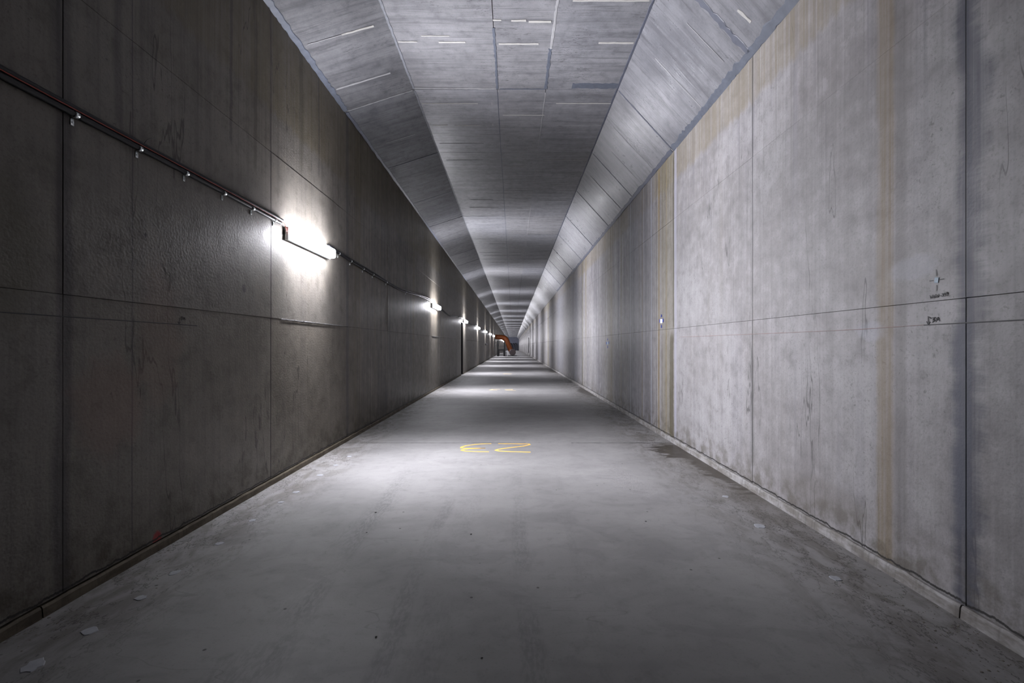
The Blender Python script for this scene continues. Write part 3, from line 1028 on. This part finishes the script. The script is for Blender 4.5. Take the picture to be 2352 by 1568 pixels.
o = strokes('survey_lettering', [W(993, 620, 0), W(1040, 612, 0), W(1087, 605, 0), [(1140, 626), (1156, 623)], three(1166, 592), three(1200, 586), nine], c6, RNW, .0032, MINK)
tag(o, 'hand-written black WWW-339 below the survey sticker on the right wall', 'lettering')
o = strokes('survey_lettering', [[(967, 925), (967, 1040)], [(945, 1000), (967, 1042), (992, 1005)], [(990, 938), (1004, 956)],
                                 [(1046, 950), (1038, 1003)], [(1020, 946), (1068, 940), (1045, 966), (1068, 982), (1028, 1012)], [(1036, 972), (1050, 970)],
                                 [(1080, 1000), (1092, 945), (1103, 978), (1115, 940), (1130, 995)]], c6, RNW, .0042, MINK)
tag(o, 'hand-written black arrow and BM on the right wall above a level line', 'lettering')
o = strokes('level_line', [[(905, 1052), (1500, 1020), (2352, 975)]], c6, RNW, .0055, MINK, sub=.05)
tag(o, 'black marker level line under the BM mark on the right wall', 'marked line')
m_ = MB(); m_.ribbon([wr(1560, 774), wr(1800, 764), wr(1960, 757), wr(2123, 746)], RNW, .0035, .5, .0008, .06, 4)
tag(m_.build('level_line', MINKR), 'faint thin reddish level line running along the right wall', 'marked line')
c5 = lambda u, v: wl(u / 4.704, 640 + v / 4.704)
o = strokes('level_line', [[(-900, 310), (0, 360), (650, 405), (1930, 492), (2125, 507)]], c5, (1, 0, 0), .006, MINK, sub=.05)
tag(o, 'black marker level line on the dark left wall', 'marked line')
o = strokes('survey_lettering', [[(1932, 425), (1932, 488)], [(1922, 465), (1932, 488), (1945, 468)], [(1955, 408), (1958, 445)],
                                 [(1953, 410), (1972, 412), (1962, 425), (1975, 434), (1957, 446)], [(1978, 444), (1981, 418), (1986, 432), (1992, 418), (1996, 444)]], c5, (1, 0, 0), .0045, MINK)
tag(o, 'tiny hand-written black arrow and BM on the dark left wall', 'lettering')

c4 = lambda u, v: wr(1360 + u / 10.4545, 700 + v / 10.4545)
for (cu, cv, sc, lab, mt) in ((1668, 390, 1.0, 'small white survey reflector ringed by blue marks on the right wall', MREFW),
                              (375, 920, .72, 'faint tiny blue survey mark farther along the right wall', MREFL)):
    t = empty('survey_target', c4(cu, cv)); tag(t, lab, 'survey mark')
    bpy.context.view_layer.update()
    yy = c4(cu, cv).y
    hh = sc * 95 / 10.45 / F * yy
    m_ = MB(); m_.ribbon([c4(cu - 26 * sc, cv), c4(cu + 26 * sc, cv)], RNW, hh, .1, .002); rel(m_.build('reflector', mt), t)
    for (du, dv, wu, hv) in ((-38, -5, 24, 80), (38, -20, 22, 80), (0, -128, 18, 60), (0, 125, 18, 70)):
        m_ = MB(); m_.ribbon([c4(cu + (du - wu / 2) * sc, cv + dv * sc), c4(cu + (du + wu / 2) * sc, cv + dv * sc)], RNW, hv * sc / 10.45 / F * yy, .15, .001)
        rel(m_.build('blue_mark', MBLUEP), t)

# painted number on the floor: 23, seen from its far side
c7 = lambda u, v: fl(900 + u / 4.704, 960 + v / 4.704, .0012)
UP = (0, 0, 1)
o = strokes('painted_number', [
    [(1075, 276), (980, 278), (900, 284), (800, 298), (755, 312), (750, 322), (800, 327), (1010, 324)],
    [(1010, 324), (830, 331), (762, 340), (755, 347), (790, 356), (900, 361), (1050, 363)],
    [(1150, 276), (1480, 278), (1488, 287), (1420, 303), (1250, 322), (1150, 337), (1118, 347), (1160, 356), (1300, 362), (1500, 367)]], c7, UP, .038, MYEL, sub=.04)
tag(o, 'yellow spray-painted 23 upside down on the floor at the first joint', 'floor marking')
cz = lambda u, v: fl(1040 + u / 9.8, 840 + v / 9.8, .0012)
o = strokes('painted_number', [[(1060, 524), (900, 526), (830, 545), (1000, 549)], [(1170, 528), (1330, 527), (1340, 536), (1180, 545), (1420, 557)]], cz, UP, .06, MYELF, sub=.06)
tag(o, 'faded yellow painted number on the floor at the second joint', 'floor marking')
o = strokes('painted_number', [[(1130, 178), (1220, 172), (1330, 176)], [(1150, 184), (1320, 188)]], cz, UP, .09, MYELF)
tag(o, 'faint pale yellow painted mark on the floor at the third joint', 'floor marking')

# ------------------------------------------------------------------ grout plugs along the left edge of the floor
rr = random.Random(11)
for (px, py, rx, ry) in ((735, 1091, 9, 2.5), (770, 1068, 7, 2), (803, 1048, 6, 1.6), (680, 1130, 9, 2.5), (645, 1153, 9, 3), (580, 1195, 10, 3.5), (504, 1248, 12, 4), (402, 1315, 13, 5),
                         (322, 1373, 16, 6), (206, 1448, 22, 8), (78, 1528, 28, 11), (1745, 1208, 14, 4), (1920, 1328, 14, 5), (1667, 1140, 9, 2.5)):
    ctr = fl(px, py, .0015)
    a_ = rx * ctr.y / F * .9
    b_ = a_ * rr.uniform(.85, 1.2)
    V2, F2 = [tuple(ctr + Vector((0, 0, .003)))], []
    nn = 14
    for k in range(nn):
        q = 2 * math.pi * k / nn; jj = rr.uniform(.75, 1.15)
        V2.append((ctr.x + a_ * jj * math.cos(q), ctr.y + b_ * jj * math.sin(q), -.003))
        V2.append((ctr.x + a_ * jj * .85 * math.cos(q), ctr.y + b_ * jj * .85 * math.sin(q), .0032))
    for k in range(nn):
        k2 = (k + 1) % nn
        F2 += [(1 + 2 * k, 1 + 2 * k2, 2 + 2 * k2, 2 + 2 * k), (2 + 2 * k, 2 + 2 * k2, 0)]
    MB().add(V2, F2).build('grout_plug', MPLUG, floor)

# grit and flakes along the edges
def chunk(mb_, p, s_, rnd):
    vs2 = []
    for (x, y, z) in ((1, 0, -.2), (-.2, 1, -.2), (-.9, -.3, -.2), (.2, -1, -.2), (.5, .4, .5), (-.5, .2, .6), (0, -.4, .45)):
        vs2.append((p[0] + s_ * x * rnd.uniform(.6, 1.2), p[1] + s_ * y * rnd.uniform(.6, 1.2), p[2] + s_ * .45 * z * rnd.uniform(.6, 1.3)))
    mb_.add(vs2, [(0, 1, 4), (1, 5, 4), (1, 2, 5), (2, 6, 5), (2, 3, 6), (3, 0, 6), (0, 4, 6), (4, 5, 6), (3, 2, 1, 0)])


rr = random.Random(5)
m_ = MB()
for i in range(2600):
    y = 1.6 + 16 * rr.random() ** 1.7
    if rr.random() < .65:
        x = XR - .03 - abs(rr.gauss(0, .22)); cl = mnoise.noise(Vector((y * 1.7, 3, 0)))
    else:
        x = XL + .03 + abs(rr.gauss(0, .14)); cl = mnoise.noise(Vector((y * 1.7, 9, 0)))
    if cl < -.05 and rr.random() < .8: continue
    chunk(m_, (x, y, .001), rr.uniform(.002, .0065) * (1.5 if rr.random() < .08 else 1), rr)
o = m_.build('grit', MGRIT)
tag(o, 'loose concrete grit and flakes along the floor edges', 'grit', kind='stuff')
for (px, py, s_, lab) in ((863, 1177, .020, 'dark stone chip on the floor left of the tyre tracks'), (1082, 1227, .018, 'dark stone chip on the floor between the tyre tracks'),
                          (1483, 1197, .016, 'dark stone chip on the bright floor at right of centre'), (842, 1223, .014, 'dark stone chip on the left tyre track'),
                          (864, 1463, .013, 'small dark stone chip on the floor at lower left'), (1107, 1511, .012, 'small dark stone chip near the bottom middle of the floor')):
    m_ = MB(); chunk(m_, fl(px, py, .002), s_ * .65, rr)
    tag(m_.build('stone_chip', MCHIP), lab, 'stone chip')

# ------------------------------------------------------------------ far end: duct, fan, scaffold, bulkhead
YD = 64.0
SD = F / YD
def fp(px, py, y=YD): return Vector(((px - VX) * y / F, y, H + (VY - py) * y / F))


dz = dip(YD)
# orange ribbed duct
ctl = [Vector((XL + .12, YD + .45, 2.74)), fp(1146, 774.0, YD + .4), fp(1154, 774.5, YD + .3), fp(1161, 777.5, YD + .1), fp(1165.0, 784), fp(1168.0, 792), fp(1171.2, 800), fp(1174.5, 806.5, YD - .1), fp(1177, 809, YD - .2)]
def cr(P, n_=12):
    out = []
    Q = [P[0]] + P + [P[-1]]
    for i in range(1, len(Q) - 2):
        for k in range(n_):
            t_ = k / n_
            a0, a1, a2, a3 = Q[i - 1], Q[i], Q[i + 1], Q[i + 2]
            out.append(.5 * ((2 * a1) + (a2 - a0) * t_ + (2 * a0 - 5 * a1 + 4 * a2 - a3) * t_ ** 2 + (3 * a1 - a0 - 3 * a2 + a3) * t_ ** 3))
    out.append(P[-1])
    return out
path = cr(ctl, 14)
rad = [.33 + .022 * math.cos(i * math.pi) for i in range(len(path))]
duct = empty('air_duct', (XL + .5, YD, dz))
tag(duct, 'big orange ribbed air duct bending down to the fan far down the tunnel', 'duct')
bpy.context.view_layer.update()
m_ = MB(); m_.tube(path, .33, 20, True, rad); rel(m_.build('hose', MORG), duct)
for i in range(6, len(path) - 2, 6):
    m_ = MB()
    p, tn = path[i], (path[i + 1] - path[i - 1]).normalized()
    u = tn.cross(Vector((0, 1, 0))).normalized(); v = tn.cross(u)
    ring = [p + u * .36 * math.cos(2 * math.pi * k / 20) + v * .36 * math.sin(2 * math.pi * k / 20) for k in range(21)]
    m_.tube(ring, .018, 5); rel(m_.build('hoop', MORGD), duct)
# fan drum on a sledge
fc = fp(1177.2, 808.6, YD - 1.0)
fan = empty('ventilation_fan', (fc.x, fc.y, dz))
tag(fan, 'round dark ventilation fan on a low sledge at the duct mouth', 'fan')
bpy.context.view_layer.update()
m_ = MB()
rim = [(fc + Vector((0, -.30, 0))), fc + Vector((0, -.26, 0)), fc + Vector((0, .3, 0)), fc + Vector((0, .34, 0))]
m_.tube(rim, .4, 28, True, [.40, .45, .45, .40]); rel(m_.build('drum', MFAN), fan)
m_ = MB(); m_.tube([fc + Vector((0, -.22, 0)), fc + Vector((0, -.12, 0))], .10, 14); rel(m_.build('hub', MDST), fan)
for k in range(8):
    q = 2 * math.pi * k / 8
    m_ = MB(); d_ = Vector((math.cos(q), 0, math.sin(q))); e_ = Vector((-math.sin(q), .5, math.cos(q))) * .06
    a_, b_ = fc + Vector((0, -.16, 0)) + d_ * .08, fc + Vector((0, -.16, 0)) + d_ * .38
    m_.add([a_ - e_, a_ + e_, b_ + e_ * 1.6, b_ - e_ * 1.6] + [q_ + Vector((0, .012, 0)) for q_ in (a_ - e_, a_ + e_, b_ + e_ * 1.6, b_ - e_ * 1.6)],
           [(0, 1, 2, 3), (7, 6, 5, 4), (0, 4, 5, 1), (1, 5, 6, 2), (2, 6, 7, 3), (3, 7, 4, 0)])
    rel(m_.build('blade', MFAN), fan)
m_ = MB(); m_.box(fc.x - .62, fc.x + .6, fc.y - .35, fc.y + .35, dz + .03, dz + .14)
for s_ in (-1, 1): m_.box(fc.x - .7, fc.x + .68, fc.y + s_ * .3 - .04, fc.y + s_ * .3 + .04, dz, dz + .06)
rel(m_.build('sledge', MDST), fan)
for s_ in (-1, 1):
    m_ = MB(); m_.bar((fc.x + s_ * .3, fc.y, dz + .12), (fc.x + s_ * .22, fc.y, fc.z - .25), .05, .3); rel(m_.build('support', MDST), fan)

# scaffold platform
xs0, xs1 = -2.13, -1.17
sc = empty('scaffold', ((xs0 + xs1) / 2, YD + .3, dz))
tag(sc, 'black steel scaffold platform with rungs standing under the orange duct', 'scaffold')
bpy.context.view_layer.update()
for yy in (YD - .1, YD + .9):
    for x, wd in ((xs0, .17), (xs1, .18)):
        m_ = MB(); m_.box(x - wd / 2, x + wd / 2, yy - .05, yy + .05, dz, 2.15); rel(m_.build('post', MDST), sc)
for z in (.10, .26, .42, .58, .72):
    m_ = MB(); m_.box(xs0, xs1, YD - .14, YD - .06, z, z + .07); rel(m_.build('rung', MDST), sc)
m_ = MB(); m_.box(xs0 - .05, xs1 + .08, YD - .16, YD + 1, .82, .98); rel(m_.build('platform', MDST), sc)
m_ = MB(); m_.box(xs0, xs1, YD - .13, YD - .07, 1.36, 1.40); rel(m_.build('guard_rail', MDST), sc)
m_ = MB(); m_.bar((xs0, YD - .08, .95), (xs0 + .28, YD - .08, 2.1), .05, .05); rel(m_.build('brace', MDST), sc)
for xa, xb in ((xs0 - .10, xs0 + .22), (xs1 - .16, xs1 + .12)):
    m_ = MB(); m_.box(xa, xb, YD + .0, YD + .06, dz, .84); rel(m_.build('side_panel', MDST), sc)
# low stand between scaffold and fan
st = empty('bollard', (fp(1162.5, 800, YD - .8).x, YD - .8, dz))
tag(st, 'short dark post on a foot between scaffold and fan', 'post')
m_ = MB(); m_.box(-.05, .05, -.05, .05, 0, .62); m_.build('post', MDST, st)
m_ = MB(); m_.box(-.16, .16, -.16, .16, 0, .05); m_.build('foot', MDST, st)

# bulkhead at the far end
dE = dip(YEND)
m_ = MB(); m_.box(XL - .3, XR + .3, YEND, YEND + .3, dE - .4, ZC + 1 + dE)
bk = m_.build('wall_back', MBULK)
tag(bk, 'dark blue-grey bulkhead closing the far end of the tunnel', kind='structure')
for i in range(5):
    x0 = XL + .02 + i * 1.016
    m_ = MB(); m_.box(x0, x0 + .99, YEND - .03, YEND, dE, dE + 2.0); m_.build('bulkhead_panel', MBULK, bk)
    m_ = MB(); m_.box(x0, x0 + .99, YEND - .03, YEND, dE + 2.02, dE + 4.6); m_.build('bulkhead_panel', MBULK, bk)
names = ['leftmost', 'second from the left', 'third from the left', 'rightmost']
for i in range(4):
    x0 = -1.85 + i * .98
    m_ = MB()
    pts = [Vector((x0, YEND - .5, dE + 3.0)), Vector((x0 + .35, YEND - .6, dE + 2.6)), Vector((x0 + .62, YEND - .8, dE + 1.6)), Vector((x0 + 1.0, YEND - 1.1, dE + .15)), Vector((x0 + 1.05, YEND - 1.15, dE + .0))]
    m_.tube(pts, .2, 10)
    tag(m_.build('strut', MBULKD), f'{names[i]} slanting dark strut before the far bulkhead', 'strut', 'slanting struts at the far bulkhead')
# rear closing wall behind the viewer
m_ = MB(); m_.box(XL - .3, XR + .3, Y0 - .3, Y0, -.4, ZC + .6)
rw = m_.build('wall_rear', MBULK)
tag(rw, 'dark wall closing the tunnel behind the viewer', kind='structure')
